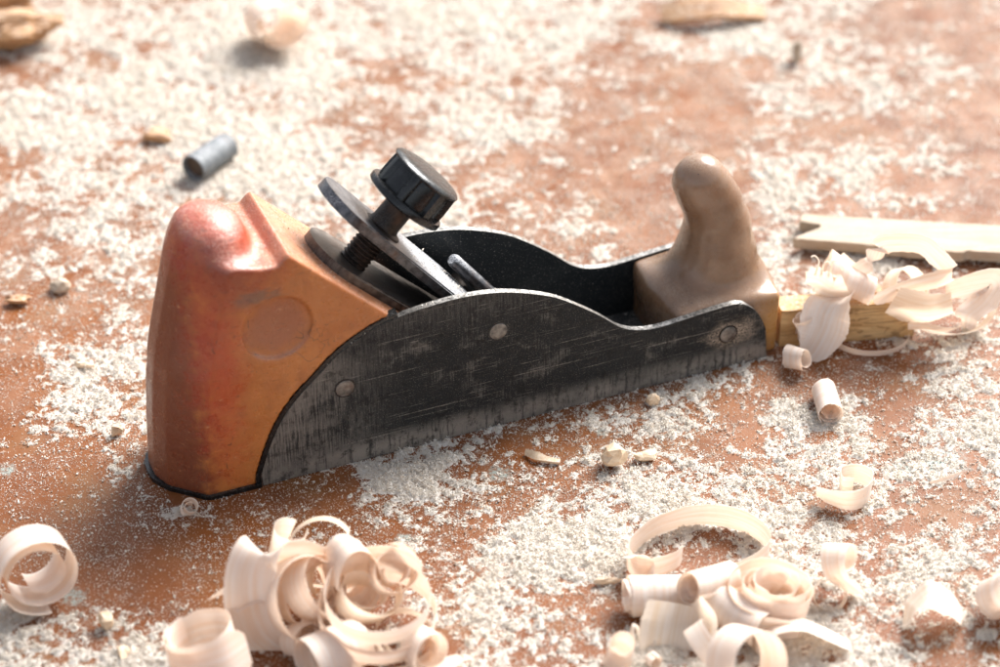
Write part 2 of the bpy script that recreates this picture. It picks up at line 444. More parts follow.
def round_cone(X, Y, Z, a, b, ra, rb, sy=1.0):
    a = np.array(a); b = np.array(b); e = b - a
    t = np.clip(((X - a[0]) * e[0] + (Y - a[1]) * e[1] * 1 + (Z - a[2]) * e[2]) / (e @ e), 0, 1)
    return np.sqrt((X - a[0] - e[0] * t) ** 2 + ((Y - a[1] - e[1] * t) * sy) ** 2 + (Z - a[2] - e[2] * t) ** 2) - (ra + (rb - ra) * t)

# ------------------------------------------------------------------ the block plane (local cm: x along, y across, z up)
PW = 3.6; PM = PW / 2
ORG = at(262, 487); YAW = math.radians(22.57)
plane = tag(empty('block_plane', ORG, YAW), 'old hand plane with orange palm rest, beige horn and worn black steel sides', 'hand plane')

ARC = [(-.01, .36), (.17, .91), (.41, 1.55), (.74, 2.19), (1.17, 2.75), (1.78, 3.33), (2.38, 3.88), (3.0, 4.27), (3.59, 4.52), (4.21, 4.68)]
TOP = [(4.94, 4.78), (6.0, 4.83), (6.96, 4.74), (7.8, 4.52), (8.78, 4.12), (9.52, 3.64), (10.28, 3.05), (10.93, 2.48), (11.44, 2.23), (12.08, 2.12), (12.85, 2.16), (13.88, 2.25), (14.63, 2.28), (14.97, 2.17), (15.35, 1.83), (15.6, 1.4), (15.75, 1.0)]

def cat(P, n=4):                              # Catmull-Rom through 2D points
    out = []
    P = [Vector((*p, 0)) for p in P]
    for i in range(len(P) - 1):
        p0, p1, p2, p3 = P[max(i - 1, 0)], P[i], P[i + 1], P[min(i + 2, len(P) - 1)]
        for k in range(n):
            t = k / n
            q = .5 * (2 * p1 + (p2 - p0) * t + (2 * p0 - 5 * p1 + 4 * p2 - p3) * t * t + (3 * p1 - p0 - 3 * p2 + p3) * t ** 3)
            out.append((q.x, q.y))
    out.append((P[-1].x, P[-1].y)); return out
OUT = cat(ARC + TOP, 4)
PLATE = [(0.02, 0.0)] + OUT + [(15.85, 0.0)]

def extrude_xz(poly, y0, y1, bevel=0, seg=2, mat_rim=None):
    bm = bmesh.new()
    a = [bm.verts.new((x, y0, z)) for x, z in poly]; b = [bm.verts.new((x, y1, z)) for x, z in poly]
    bm.faces.new(a); bm.faces.new(b[::-1]); n = len(poly)
    for i in range(n): 
        f = bm.faces.new((a[i], b[i], b[(i + 1) % n], a[(i + 1) % n]))
        if mat_rim is not None: f.material_index = mat_rim
    if bevel:
        caps = [e for e in bm.edges if any(len(f.verts) > 4 for f in e.link_faces)]
        bmesh.ops.bevel(bm, geom=caps, offset=bevel, segments=seg, affect='EDGES', material=mat_rim if mat_rim is not None else -1)
    return bm

bm_obj('side_plate', extrude_xz(PLATE, 0, .2, .04, 2, 1), [MT['side'], MT['rim']], plane)
bm_obj('side_plate', extrude_xz(PLATE, PW - .2, PW, .04, 2, 1), [MT['inner'], MT['rim']], plane)

def box_bm(x0, x1, y0, y1, z0, z1, bev=.03, seg=2):
    bm = bmesh.new(); bmesh.ops.create_cube(bm, size=1)
    for v in bm.verts: v.co = Vector(((x0 + x1) / 2 + v.co.x * (x1 - x0), (y0 + y1) / 2 + v.co.y * (y1 - y0), (z0 + z1) / 2 + v.co.z * (z1 - z0)))
    if bev: bmesh.ops.bevel(bm, geom=bm.edges[:], offset=bev, segments=seg, affect='EDGES')
    return bm
bm_obj('sole', box_bm(.3, 15.8, .203, PW - .203, .006, .3), MT['inner'], plane)

def lathe(profile, o, axis, seg=48, rmod=None):
    """profile: (r, h) pairs; closed at both ends."""
    bm = bmesh.new(); ax = Vector(axis).normalized()
    u = ax.orthogonal().normalized(); w = ax.cross(u); o = Vector(o); rings = []
    for r, h in profile:
        ring = []
        for k in range(seg):
            a = 2 * math.pi * k / seg; rr = r if rmod is None else rmod(r, h, a)
            ring.append(bm.verts.new(o + ax * h + (u * math.cos(a) + w * math.sin(a)) * rr))
        rings.append(ring)
    for p, q in zip(rings, rings[1:]):
        for k in range(seg): bm.faces.new((p[k], p[(k + 1) % seg], q[(k + 1) % seg], q[k]))
    bm.faces.new(rings[0][::-1]); bm.faces.new(rings[-1])
    return bm

for (x, z) in ((2.56, 2.72), (7.14, 3.39), (14.47, 1.24)):
    for s in (0, 1):
        y = -.003 if s == 0 else PW + .003
        rv = lathe([(.315, -.02), (.31, .006), (.262, .006), (.26, .024), (.235, .034), (.16, .042), (.06, .045)], (x, y, z), (0, -1 if s == 0 else 1, 0), 28)
        rv.faces.ensure_lookup_table()
        for q in range(56): rv.faces[q].material_index = 1
        bm_obj('rivet', rv, [MT['rivet'], MT['black']], plane)

# palm rest ---------------------------------------------------------
h = .055
gx = np.arange(-3.0, 5.5, h); gy = np.arange(-.2, PW + .2, h); gz = np.arange(-.05, 9.0, h)
X, Y, Z = np.meshgrid(gx, gy, gz, indexing='ij')
prof = [(-2.9, .06), (-2.9, 1.5), (-2.7, 3.6), (-2.3, 5.2), (-1.95, 6.4), (-1.62, 7.2), (-1.3, 7.36), (-.2, 7.38), (.45, 7.2), (.9, 7.18), (1.1, 7.38), (1.22, 7.46), (4.03, 4.72), (5.2, 3.6), (5.2, .06)]
G2x, G2z = np.meshgrid(gx, gz, indexing='ij')
f2 = poly_sdf(prof, G2x, G2z)
pl = poly_sdf([(-.0, -.3)] + OUT[:90] + [(15.9, -.3)], G2x, G2z)
xl = np.interp(gz, [0, 2, 3.2, 4, 5.4, 7, 8, 9], [-2.72, -2.62, -2.52, -2.4, -2.08, -1.72, -1.4, -1.1])[None, None, :]
R = 1.8
PL = [(.16, PM - .3), (.36, .98), (1.22, .16), (14, .16), (14, PW - .16), (1.22, PW - .16), (.36, PW - .98), (.16, PM + .3)]
plan = poly_sdf(PL, X - xl, Y) - .16
inset = np.where(pl < .12, .215, 0.0)[:, None, :]
slab = np.abs(Y - PM) - (PM - inset)
body = smax(np.broadcast_to(f2[:, None, :], X.shape), plan, .14)
lump = round_cone(X, Y, Z, (-.72, PM, 4.4), (-.53, PM, 7.24), 1.62, 1.09, .80)
body = smin(body, np.maximum(lump, -(Z - .06)), .38)
body = np.maximum(smax(body, plan, .2), slab)
# thumb dishes on both flanks
for s in (0, 1):
    ys = 0.0 if s == 0 else PW
    rad = np.sqrt((X - .77) ** 2 + (Z - 5.2) ** 2)
    depth = .17 + .08 * np.clip(1 - (rad / .98) ** 2, 0, 1)
    dish = np.maximum(rad - .98, np.abs(Y - ys) - depth)
    body = smax(body, -dish, .04)
V, Q = surface_nets(body, (gx[0], gy[0], gz[0]), h)
V = relax(V, Q, 1, .35)
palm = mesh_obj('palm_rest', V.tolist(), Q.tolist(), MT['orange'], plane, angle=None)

# black base under the palm rest and black gasket along the steel arc
base = [(.0, PW + .03), (-1.42, PW + .03), (-1.62, PW - .05), (-2.42, PW - .80), (-2.62, PW - 1.1), (-2.76, PM + .4), (-2.79, PM), (-2.76, PM - .4), (-2.62, 1.1), (-2.42, .80), (-1.62, .05), (-1.42, -.03), (.0, -.03)]
bm = bmesh.new()
lo = [bm.verts.new((x, y, .004)) for x, y in base]; hi = [bm.verts.new((x, y, .13)) for x, y in base]
bm.faces.new(lo); bm.faces.new(hi[::-1])
for i in range(len(base)): bm.faces.new((lo[i], lo[(i + 1) % len(base)], hi[(i + 1) % len(base)], hi[i]))
bm_obj('base_plate', bm, MT['black'], plane)
arc = cat([(-.03, .13)] + ARC, 4)
outer = []
for i, p in enumerate(arc):
    a = Vector(arc[max(i - 1, 0)]); b = Vector(arc[min(i + 1, len(arc) - 1)]); t = (b - a).normalized()
    outer.append((p[0] - t.y * .13, p[1] + t.x * .13))
arc = [(p[0], p[1]) for p in arc]
for y0, y1 in ((.02, .3), (PW - .3, PW - .02)):
    bm_obj('gasket', extrude_xz(arc + outer[::-1], y0, y1, .02, 1), MT['black'], plane)

# cutting iron, lever cap ------------------------------------------
def plate_on(o, d, n, yc, half, u0, u1, thick, bev, tip=None, seg=24):
    """round-ended flat bar: u along d from u0 (round end) to u1, y across, thickness along -n"""
    o, d, n = Vector(o), Vector(d).normalized(), Vector(n).normalized()
    pts = []
    for k in range(seg + 1):
        a = math.pi / 2 + math.pi * k / seg
        pts.append((u0 + half + half * math.cos(a), half * math.sin(a)))
    pts += ([(u1, -half)] if tip is None else [(tip[0], -half), (u1, -tip[1])]) + ([(u1, half)] if tip is None else [(u1, tip[1]), (tip[0], half)])
    bm = bmesh.new()
    f = lambda u, v, w: o + d * u + Vector((0, v + yc, 0)) + n * w
    a = [bm.verts.new(f(u, v, 0)) for u, v in pts]; b = [bm.verts.new(f(u, v, -thick)) for u, v in pts]
    bm.faces.new(a); bm.faces.new(b[::-1])
    for i in range(len(pts)): bm.faces.new((a[i], b[i], b[(i + 1) % len(pts)], a[(i + 1) % len(pts)]))
    caps = [e for e in bm.edges if any(len(q.verts) > 4 for q in e.link_faces)]
    bmesh.ops.bevel(bm, geom=caps, offset=bev, segments=2, affect='EDGES')
    return bm
bm_obj('cutting_iron', plate_on((1.21, 0, 7.42), (.724, 0, -.69), (.69, 0, .724), PM + .05, 1.12, 1.45, 9.9, -.27, .05), MT['blade'], plane)
AX = Vector((.766, 0, .643)); A0 = Vector((4.8, PM, 6.78))
PC = A0 - AX * .49
bm_obj('lever_cap', plate_on((PC.x, 0, PC.z), (.643, 0, -.766), AX, PM + .04, 1.08, -2.26, 4.25, .3, .045, tip=(3.3, .72)), MT['cap'], plane)

# clamping screw with its black knob --------------------------------
AX = Vector((.70, 0, .714)).normalized(); A0 = PC + AX * .46
prof = []
t = -1.75
while t < -.80:
    prof += [(.36, t), (.42, t + .05), (.42, t + .07), (.36, t + .12)]; t += .125
prof += [(.36, -.79), (.62, -.485), (.60, -.44), (.47, -.38), (.43, -.28), (.42, .45)]
screw = bm_obj('clamp_screw', lathe(prof, A0, AX, 40), MT['screw'], plane, angle=25)
def gear(r, hh, a):
    q = (a * 7 / (2 * math.pi) + .3) % 1.0
    d = abs(q - .5) * 2                        # 1 at the rib
    rib = min(1, max(0, (d - .66) / .10))
    return r * (1 + .125 * rib)
knob = bm_obj('clamp_knob', lathe([(.93, .60), (.96, .64), (.965, .9), (.955, 1.2), (.945, 1.38), (.93, 1.44)], A0, AX, 128, gear), MT['black'], plane, angle=25)
bm_obj('knob_flange', lathe([(.5, .40), (1.02, .41), (1.14, .44), (1.19, .48), (1.195, .59), (1.17, .65), (.9, .69)], A0, AX, 64), MT['black'], knob)
bm_obj('knob_lid', lathe([(.85, 1.40), (1.0, 1.41), (1.075, 1.44), (1.085, 1.49), (1.03, 1.55), (.86, 1.59), (.5, 1.61), (.2, 1.615)], A0, AX, 64), MT['black'], knob)

# adjusting rod and cross pin
d = Vector((.61, 0, -.79))
bm_obj('adjusting_rod', lathe([(.08, -.15), (.16, -.10), (.2, 0), (.2, 3.7)], (6.86, 2.62, 4.2), d, 24), MT['cap'], plane)
bm_obj('cross_pin', lathe([(.2, 0), (.2, PW - .42)], (7.14, .21, 3.0), (0, 1, 0), 24), MT['screw'], plane)

# beige front horn --------------------------------------------------
h = .055
gx = np.arange(12.6, 16.9, h); gy = np.arange(.0, PW, h); gz = np.arange(-.05, 6.8, h)
X, Y, Z = np.meshgrid(gx, gy, gz, indexing='ij')
def rbox(cx, cy, cz, hx, hy, hz, r):
    qx, qy, qz = np.abs(X - cx) - hx + r, np.abs(Y - cy) - hy + r, np.abs(Z - cz) - hz + r
    return np.sqrt(np.maximum(qx, 0) ** 2 + np.maximum(qy, 0) ** 2 + np.maximum(qz, 0) ** 2) + np.minimum(np.maximum(qx, np.maximum(qy, qz)), 0) - r
base_f = rbox(14.62, PM, 1.03, 1.66, PM - .21, 1.04, .14)
spine = [((15.0, 2.0), 1.15), ((14.98, 3.0), 1.08), ((14.88, 3.9), .97), ((14.65, 4.7), .88), ((14.38, 5.25), .84), ((14.17, 5.62), .80)]
hf = None
for ((xa, za), ra), ((xb, zb), rb) in zip(spine, spine[1:]):
    c = round_cone(X, Y, Z, (xa, PM, za), (xb, PM, zb), ra, rb, 1.08)
    hf = c if hf is None else smin(hf, c, .12)
flare = round_cone(X, Y, Z, (13.45, PM, 1.85), (14.5, PM, 3.2), .5, .62, .72)
hf = smin(hf, flare, .7)
f = smin(base_f, hf, 1.2)
V, Q = surface_nets(f, (gx[0], gy[0], gz[0]), h)
V = relax(V, Q, 2, .4)
horn = mesh_obj('front_horn', V.tolist(), Q.tolist(), MT['beige'], plane, angle=None)

# ------------------------------------------------------------------ ribbons and curls of wood
def resample(P, n):
    P = [Vector(p) for p in P]; out = []
    segs = len(P) - 1
    for k in range(n + 1):
        t = k / n * segs; i = min(int(t), segs - 1); t -= i
        p0, p1, p2, p3 = P[max(i - 1, 0)], P[i], P[i + 1], P[min(i + 2, segs)]
        out.append(.5 * (2 * p1 + (p2 - p0) * t + (2 * p0 - 5 * p1 + 4 * p2 - p3) * t * t + (3 * p1 - p0 - 3 * p2 + p3) * t ** 3))
    return out

def ribbon_mesh(name, pts, wds, widths, thick, mat, rest=None, cup=0.0, rag=.035, seed=0, M=6):
    """a thin closed strip of wood; pts/wds/widths per station"""
    rnd = random.Random(seed); n = len(pts)
    verts, faces, uvs = [], [], []
    ln = 0.0; e0 = e1 = 0.0; row = []
    for i in range(n):
        a, b = pts[max(i - 1, 0)], pts[min(i + 1, n - 1)]
        T = (b - a).normalized(); W = wds[i] - T * wds[i].dot(T); W.normalize(); N = T.cross(W)
        if i: ln += (pts[i] - pts[i - 1]).length
        e0 = .7 * e0 + rnd.gauss(0, rag) * .7; e1 = .7 * e1 + rnd.gauss(0, rag) * .7
        wv = widths[i]
        for side in (1, -1):
            for j in range(M + 1):
                s = j / M - .5
                off = wv * s + (e0 * (0.5 - j / M if j < M / 2 else 0) * 2 + e1 * (j / M - .5 if j > M / 2 else 0) * 2) * min(1, wv)
                p = pts[i] + W * off + N * (cup * wv * (4 * s * s - 1) + side * thick / 2)
                verts.append(p); uvs.append((ln + seed * 3.7, off + seed * 1.3))
    K = 2 * (M + 1)
    for i in range(n - 1):
        A, B = i * K, (i + 1) * K
        for j in range(M):
            faces.append((A + j, A + j + 1, B + j + 1, B + j))
            a, b = A + M + 1 + j, B + M + 1 + j
            faces.append((a, b, b + 1, a + 1))
        faces.append((A, B, B + M + 1, A + M + 1)); faces.append((A + M, A + 2 * M + 1, B + 2 * M + 1, B + M))
    for i in (0, n - 1):
        A = i * K
        for j in range(M):
            q = (A + j, A + M + 1 + j, A + M + 2 + j, A + j + 1); faces.append(q if i == 0 else q[::-1])
    if rest is not None:
        dz = rest - min(v.z for v in verts)
        for v in verts: v.z += dz
    c = sum(verts, Vector()) / len(verts); c.z = min(v.z for v in verts)
    return mesh_obj(name, verts, faces, mat, loc=c, uvs=uvs, angle=50)

SH_ID = [0]
def shaving(label, group, pts, wds, widths, thick=.009, mat='shave', rest=None, cup=0.0, rag=.018, n=70, name='wood_shaving', catg='wood shaving'):
    SH_ID[0] += 1
    P = resample(pts, n)
    Wd = resample([Vector(w).normalized() for w in (wds if isinstance(wds, list) else [wds] * 2)], n)
    wl = widths if isinstance(widths, list) else [widths] * 2
    ws = [v.x for v in resample([(q, 0, 0) for q in wl], n)]
    o = ribbon_mesh(name, P, Wd, [max(w, .02) for w in ws], thick, MT[mat], rest, cup, rag, SH_ID[0])
    return tag(o, label, catg, group)

def curl(label, group, px, py, zc, axis, r0, r1, turns, width, cone=0.0, phase=0.0, tail=0.0, tail_bend=.0, rest=.03, mat='shave', wob=.05, taper=(1, 1), thick=.009, squash=1.0, cup=0.0, rag=.016):
    """spiral of wood centred where the photo has it; axis in world space"""
    SH_ID[0] += 1; rnd = random.Random(SH_ID[0] * 17)
    ax = Vector(axis).normalized()
    ref = Vector((0, 0, 1)) if abs(ax.z) < .8 else Vector((1, 0, 0))
    u = (ref - ax * ref.dot(ax)).normalized(); v = ax.cross(u)
    c = at(px, py, zc); pts, wds, ws = [], [], []
    n = max(24, int(turns * 40)); k1, k2 = rnd.uniform(0, 6), rnd.uniform(0, 6)
    for i in range(n + 1):
        t = i / n; a = phase + t * turns * 2 * math.pi
        r = (r0 + (r1 - r0) * t ** .9) * (1 + wob * math.sin(2 * a + k1) * .6 + wob * .5 * math.sin(.7 * a + k2))
        pts.append(c + u * (math.cos(a) * r) + v * (math.sin(a) * r * squash) + ax * (cone * (t - .5) * turns + wob * .6 * math.sin(1.3 * a + k2)))
        wds.append((ax + (u * math.cos(a + k1) + v * math.sin(a * .8 + k2)) * wob * .9).normalized())
        ws.append(width * (taper[0] + (taper[1] - taper[0]) * t))
    if tail:
        T = (pts[-1] - pts[-2]).normalized(); N = ax.cross(T); m = max(6, int(tail * 12))
        for i in range(1, m + 1):
            T = (T + N * tail_bend / m).normalized()
            pts.append(pts[-1] + T * (tail / m)); wds.append(wds[n]); ws.append(ws[n] * (1 - .45 * (i / m) ** 2))
    o = ribbon_mesh('wood_shaving', pts, wds, ws, thick, MT[mat], rest, cup, rag, SH_ID[0])
    return tag(o, label, 'wood shaving', group)

GL = 'shavings heaped in front of the orange palm rest'
GR = 'shavings heaped at the front right'
GH = 'shavings tangled over the pine stick'
GS = 'single shavings scattered on the bench'

# ---- heap in front of the palm rest
Y0 = at(270, 655).y
shaving('broad satin ribbon arching down the left side of the front left heap', GL,
        [atY(318, 562, Y0 + 1.6), atY(290, 553, Y0 + 1.3), atY(262, 552, Y0 + .9), atY(250, 575, Y0 + .55), atY(250, 612, Y0 + .3), atY(262, 640, Y0 + .12), atY(286, 653, Y0 + .1), atY(306, 640, Y0 + .45), atY(318, 618, Y0 + .9), atY(322, 600, Y0 + 1.2)],
        [(.9, .3, .15), (.95, .25, .0), (1, .1, .0), (1, .0, .1), (1, -.1, .1), (.95, -.2, .25), (.85, -.3, .4), (.8, -.2, .5)], [1.0, 1.25, 1.3, 1.3, 1.25, 1.2, 1.0, .8], cup=.06)
shaving('pointed pale sliver sticking out left from the front left heap', GL,
        [atY(275, 575, Y0 + 1.3), atY(250, 578, Y0 + 1.2), atY(230, 588, Y0 + 1.0), atY(208, 600, Y0 + .95)], [(.2, -.3, 1), (.1, -.5, .9)], [1.0, .8, .5, .08])
shaving('draped grained strip under the broad ribbon of the front left heap', GL,
        [atY(262, 590, Y0 + .9), atY(246, 608, Y0 + .75), atY(230, 624, Y0 + .55), atY(214, 634, Y0 + .45)], [(.6, .3, .7), (.8, .5, .3)], [1.2, 1.3, 1.1, .7], cup=.08)
curl('short open tube standing at the lower left of the front left heap', GL, 206, 660, .75, (-.2, .22, 1), .80, 1.0, 1.55, 1.45, phase=2.2, wob=.06, tail=.5)
curl('wide cone of curled wood in the middle of the front left heap', GL, 305, 598, 1.15, (.42, -.72, .5), .62, 1.2, 1.35, 1.15, cone=.35, phase=.6, wob=.10, taper=(.7, 1.1))
curl('second fold of curled wood behind the cone of the front left heap', GL, 318, 588, 1.3, (.75, -.5, .55), .55, 1.0, 1.1, .95, cone=.3, phase=3.1, wob=.12, rest=.35)
curl('tall narrow hoop rising from the middle of the front left heap', GL, 351, 576, 1.5, (.42, -.88, .12), .95, 1.06, 1.8, .8, cone=.32, phase=2.8, wob=.07, squash=.58, rest=.55)
curl('curled ring with a small eye on top of the front left heap', GL, 392, 580, 1.35, (.35, -.62, .70), .26, .72, 1.8, .58, cone=.10, phase=1.0, wob=.06, rest=1.05)
curl('stack of wide flat hoops at the right of the front left heap', GL, 377, 619, .9, (.05, -.10, 1), 1.25, 1.66, 2.9, .50, cone=-.55, phase=.5, wob=.04, rest=.06)
curl('thick roll lying lowest in the front left heap', GL, 336, 654, .62, (-.9, -.62, .04), .48, .68, 2.6, 1.45, phase=.3, cone=.16, wob=.03)
curl('loose small curl at the right foot of the front left heap', GL, 424, 652, .6, (.45, -.75, .35), .22, .62, 1.9, .9, phase=4.0, cone=.25, wob=.08, tail=.7)
curl('loose flat loop of shaving at the far right of the front left heap', GL, 408, 640, .4, (.1, -.5, .9), .55, .8, 1.2, .4, phase=2.6, cone=.2, wob=.1, mat='thin')
curl('crumpled inner fold inside the flat hoops of the front left heap', GL, 366, 602, 1.0, (.3, -.4, .8), .35, .8, 1.4, .7, phase=4.1, cone=.3, wob=.16, rest=.6, mat='thin')
curl('small ragged scroll between the broad ribbon and the thick roll', GL, 300, 640, .4, (.7, -.5, .4), .25, .5, 1.2, .6, phase=.9, cone=.2, wob=.14)
curl('rosy upright scroll at the back of the front left heap', GL, 287, 548, 1.55, (.25, -.2, 1), .36, .44, .85, 1.05, phase=1.2, rest=1.15, mat='thin')
curl('thin arched band at the back of the front left heap', GL, 322, 560, .9, (.1, -.55, .8), .85, 1.0, .95, .5, phase=.6, rest=.5, mat='thin')
curl('narrow twisted loop between cone and hoop of the front left heap', GL, 322, 580, 1.2, (.6, -.75, .2), .45, .6, 1.1, .35, squash=.6, phase=2, rest=.7, mat='thin')

# ---- heap at the front right
ring = [at(x, y, .85) for x, y in ((683, 542), (675, 550), (653, 557), (635, 555), (628, 543), (638, 529), (658, 515), (687, 506), (714, 504), (740, 509), (762, 521), (771, 536), (760, 550), (738, 562), (712, 570))]
shaving('big open ring of planed wood with its end curled inward', GR, ring, [(0, -.04, 1), (.03, -.1, 1), (0, -.03, 1)], [.6, .7, .74, .80, .82, .82, .82, .82, .8, .8, .8, .8], rest=.03, n=110, rag=.015)
curl('ragged roll lying below the big open ring', GR, 663, 594, .55, (1, .12, .02), .3, .5, 2.4, 1.9, cone=.12, phase=.5, wob=.06)
curl('tight white roll with a round open end, next to the big ring', GR, 711, 587, .95, (-.78, -.52, .24), .20, .48, 2.6, 1.45, phase=1.0, cone=.06, wob=.03, rest=.5)
curl('rosette of tightly wound shaving standing upright', GR, 772, 606, .5, (.10, -.06, 1), .30, 1.05, 3.6, .95, phase=.8, cone=-.07, wob=.19, rag=.03, taper=(1.15, .95), tail=.8)
Y1 = at(680, 660).y
shaving('translucent flat strip hanging down the front of the right heap', GR,
        [atY(676, 604, Y1 + .95), atY(672, 622, Y1 + .75), atY(668, 642, Y1 + .45), atY(664, 664, Y1 + .15)], [(1, .1, .05), (1, .05, .1)], [1.5, 1.6, 1.5, 1.3], mat='thin', cup=.04)
shaving('narrow folded strip beside the hanging strip of the right heap', GR,
        [atY(692, 604, Y1 + 1.0), atY(704, 618, Y1 + .75), atY(702, 642, Y1 + .5), atY(692, 656, Y1 + .35), atY(690, 630, Y1 + .75)], [(.8, -.5, .3), (.6, -.7, .3), (.8, -.4, .2)], [.9, .9, .8, .6], mat='thin')
curl('smooth cone roll pointing at the viewer in the right heap', GR, 735, 614, .6, (.75, -.62, -.1), .36, .58, 1.7, 1.75, cone=.12, phase=.2, wob=.03)
Y2 = at(790, 655).y
shaving('wide soft bow of wood at the bottom of the right heap', GR,
        [atY(756, 655, Y2 + .2), atY(754, 636, Y2 + .4), atY(772, 624, Y2 + .55), atY(800, 624, Y2 + .5), atY(826, 634, Y2 + .3), atY(850, 646, Y2 + .15)], [(.3, -1, .1), (.1, -1, .3), (0, -1, .5), (-.1, -1, .3)], [.7, 1.2, 1.4, 1.3, 1.0, .5], cup=.05)
curl('half rolled shaving cut by the bottom edge under the soft bow', GR, 748, 684, .5, (.5, -.7, .5), .6, 1.05, 1.2, 1.2, phase=1.5, wob=.07, cone=.2)
curl('narrow scroll at the bottom between hanging strip and soft bow', GR, 708, 652, .4, (.75, .2, .55), .5, .75, .9, .55, phase=2.2, wob=.06)
curl('little tube standing at the bottom left of the right heap', GR, 620, 660, .4, (.1, -.3, 1), .28, .36, 1.25, 1.0, phase=3.5, wob=.04)
curl('hair thin tiny loop left of the hanging strip', GR, 635, 634, .3, (.75, -.6, .1), .26, .3, 1.1, .12, squash=.55, phase=1, mat='thin')
curl('tiny knot of shaving below the hanging strip', GR, 653, 662, .2, (.4, -.8, .2), .08, .2, 1.8, .3, phase=1)
curl('hair thin ring on the sawdust right of the rosette', GR, 829, 597, .35, (.15, -.85, .5), .40, .45, 1.9, .09, cone=.06, phase=.4, wob=.06, mat='thin')
curl('small bent scroll behind the hair thin ring', GR, 838, 574, .5, (.8, -.4, .35), .3, .55, .95, .7, phase=2.5, wob=.06, tail=.8, cone=.3)
curl('pale tuft of shaving between the ragged roll and the left sawdust', GR, 637, 577, .3, (.5, -.6, .6), .2, .5, .8, .5, phase=1.5)

# ---- single ones
curl('spiral shaving lying alone at the left edge of the bench', GS, 36, 571, 1.05, (.42, -.88, .16), .55, 1.16, 2.1, 1.05, phase=2.6, cone=.10, wob=.035)
curl('tiny curl at the foot of the orange palm rest', GS, 190, 509, .2, (.3, -.5, .8), .12, .26, 1.5, .3, phase=1)
curl('small roll lying right below the pine stick, open end to viewer', GS, 827, 400, .36, (.06, -1, .02), .22, .37, 2.3, 1.25, phase=.5, wob=.04, cone=.1)
Y3 = at(845, 503).y
shaving('hook shaped shaving with long tail on the right sawdust', GS,
        [at(816, 493, .3), at(832, 500, .32), at(852, 503, .35), at(868, 496, .35), at(871, 482, .36), at(856, 475, .36), at(841, 478, .36), at(842, 487, .36), at(853, 488, .36)],
        [(0, -.12, 1), (0, .05, 1)], [.35, .62, .78, .75, .7, .62, .6, .55], rest=.02)
shaving('flat crumpled shaving lying at the lower right', GS,
        [at(905, 632, .12), at(914, 614, .4), at(930, 604, .62), at(948, 612, .4), at(962, 628, .1)], [(.35, 1, .1), (.2, 1, -.1), (-.2, 1, .1)], [1.0, 1.3, 1.25, .9], mat='thin', cup=.06, rest=.02)
curl('rolled shaving cut by the right edge of the picture', GS, 1004, 600, .6, (.5, -.5, .8), .4, .66, 1.6, 1.1, phase=1.9, wob=.05)
shaving('thin straight sliver of wood on the lower right sawdust', GS,
        [at(930, 482, .1), at(946, 478, .16), at(962, 471, .1)], (0, .4, 1), [.06, .13, .06], rest=.04)
shaving('thin sliver standing in the sawdust left of the right heap', GS,
        [at(506, 575, .1), at(514, 566, .25), at(524, 556, .3)], (.3, -.3, 1), [.08, .13, .06], rest=.06)
curl('blurred fat curl far back at the top of the bench', GS, 272, 24, .9, (.35, -.75, .25), .45, .95, 1.6, 1.7, phase=1.2, wob=.07, cone=.3)

# ---- tangle over the stick
Yst = at(850, 340).y
curl('folded roll of shaving resting on the pine stick beside the horn', GH, 850, 284, 1.7, (.78, -.38, -.30), .34, .54, 1.25, 1.55, phase=3.4, cone=.3, wob=.10, rest=1.15, rag=.02)
shaving('wide cupped flap hanging from the pine stick down to the bench', GH,
        [atY(842, 292, Yst - .1), atY(832, 300, Yst - .45), atY(826, 314, Yst - .75), atY(823, 330, Yst - .95), atY(816, 346, Yst - 1.05), atY(804, 362, Yst - 1.1)],
        [(.9, -.1, .5), (.95, -.2, .3), (1, -.2, .1), (1, -.1, -.15), (.95, -.1, -.3)], [1.1, 1.3, 1.45, 1.4, 1.1, .4], cup=.16, rag=.022)
curl('small rolled lip at the left edge of the cupped flap', GH, 803, 326, .9, (-.15, -.25, 1), .16, .24, 1.2, .8, phase=1.0, wob=.12, rest=.4)
shaving('frayed pale shaving end with stringy fibres above the pine stick', GH,
        [atY(846, 286, Yst - .1), atY(832, 288, Yst), atY(818, 280, Yst + .05), atY(806, 278, Yst + .2)], [(.2, -.2, 1), (-.1, 0, 1)], [1.0, .9, .8, .4], rag=.06, mat='thin')
for k, (lab, P) in enumerate((('longest curled fibre rising from the frayed shaving end', [(815, 275), (819, 262), (815, 256), (811, 257)]),
                              ('middle curled fibre on the frayed shaving end', [(822, 274), (824, 264), (829, 262), (832, 268)]),
                              ('last curled fibre towards the twisted shaving', [(830, 274), (833, 262), (839, 262), (842, 270)]))):
    shaving(lab, GH, [atY(x, y, Yst + .05) for x, y in P], (0, -1, .3), [.07, .06, .04], thick=.03, mat='thin', n=30)
shaving('arched shaving behind the twisted one, in front of the pale board', GH,
        [atY(852, 274, Yst + .5), atY(872, 262, Yst + .5), atY(880, 246, Yst + .45), atY(900, 243, Yst + .4), atY(922, 245, Yst + .35), atY(938, 258, Yst + .25), atY(950, 270, Yst + .15)],
        [(.5, .2, .8), (.6, .1, .8), (.2, -.2, 1), (.05, -.3, 1), (.2, -.3, .9), (.6, -.2, .8)], [.5, .5, .75, .8, .8, .75, .55], rag=.02)
shaving('long level band crossing above the stick end', GH,
        [atY(952, 276, Yst + .1), atY(935, 280, Yst + .0), atY(912, 286, Yst - .1), atY(886, 296, Yst - .2), atY(874, 302, Yst - .2)], [(.1, -.2, 1), (.1, -.2, 1), (.15, -.1, 1)], [.7, .78, .72, .6, .3], rag=.02)
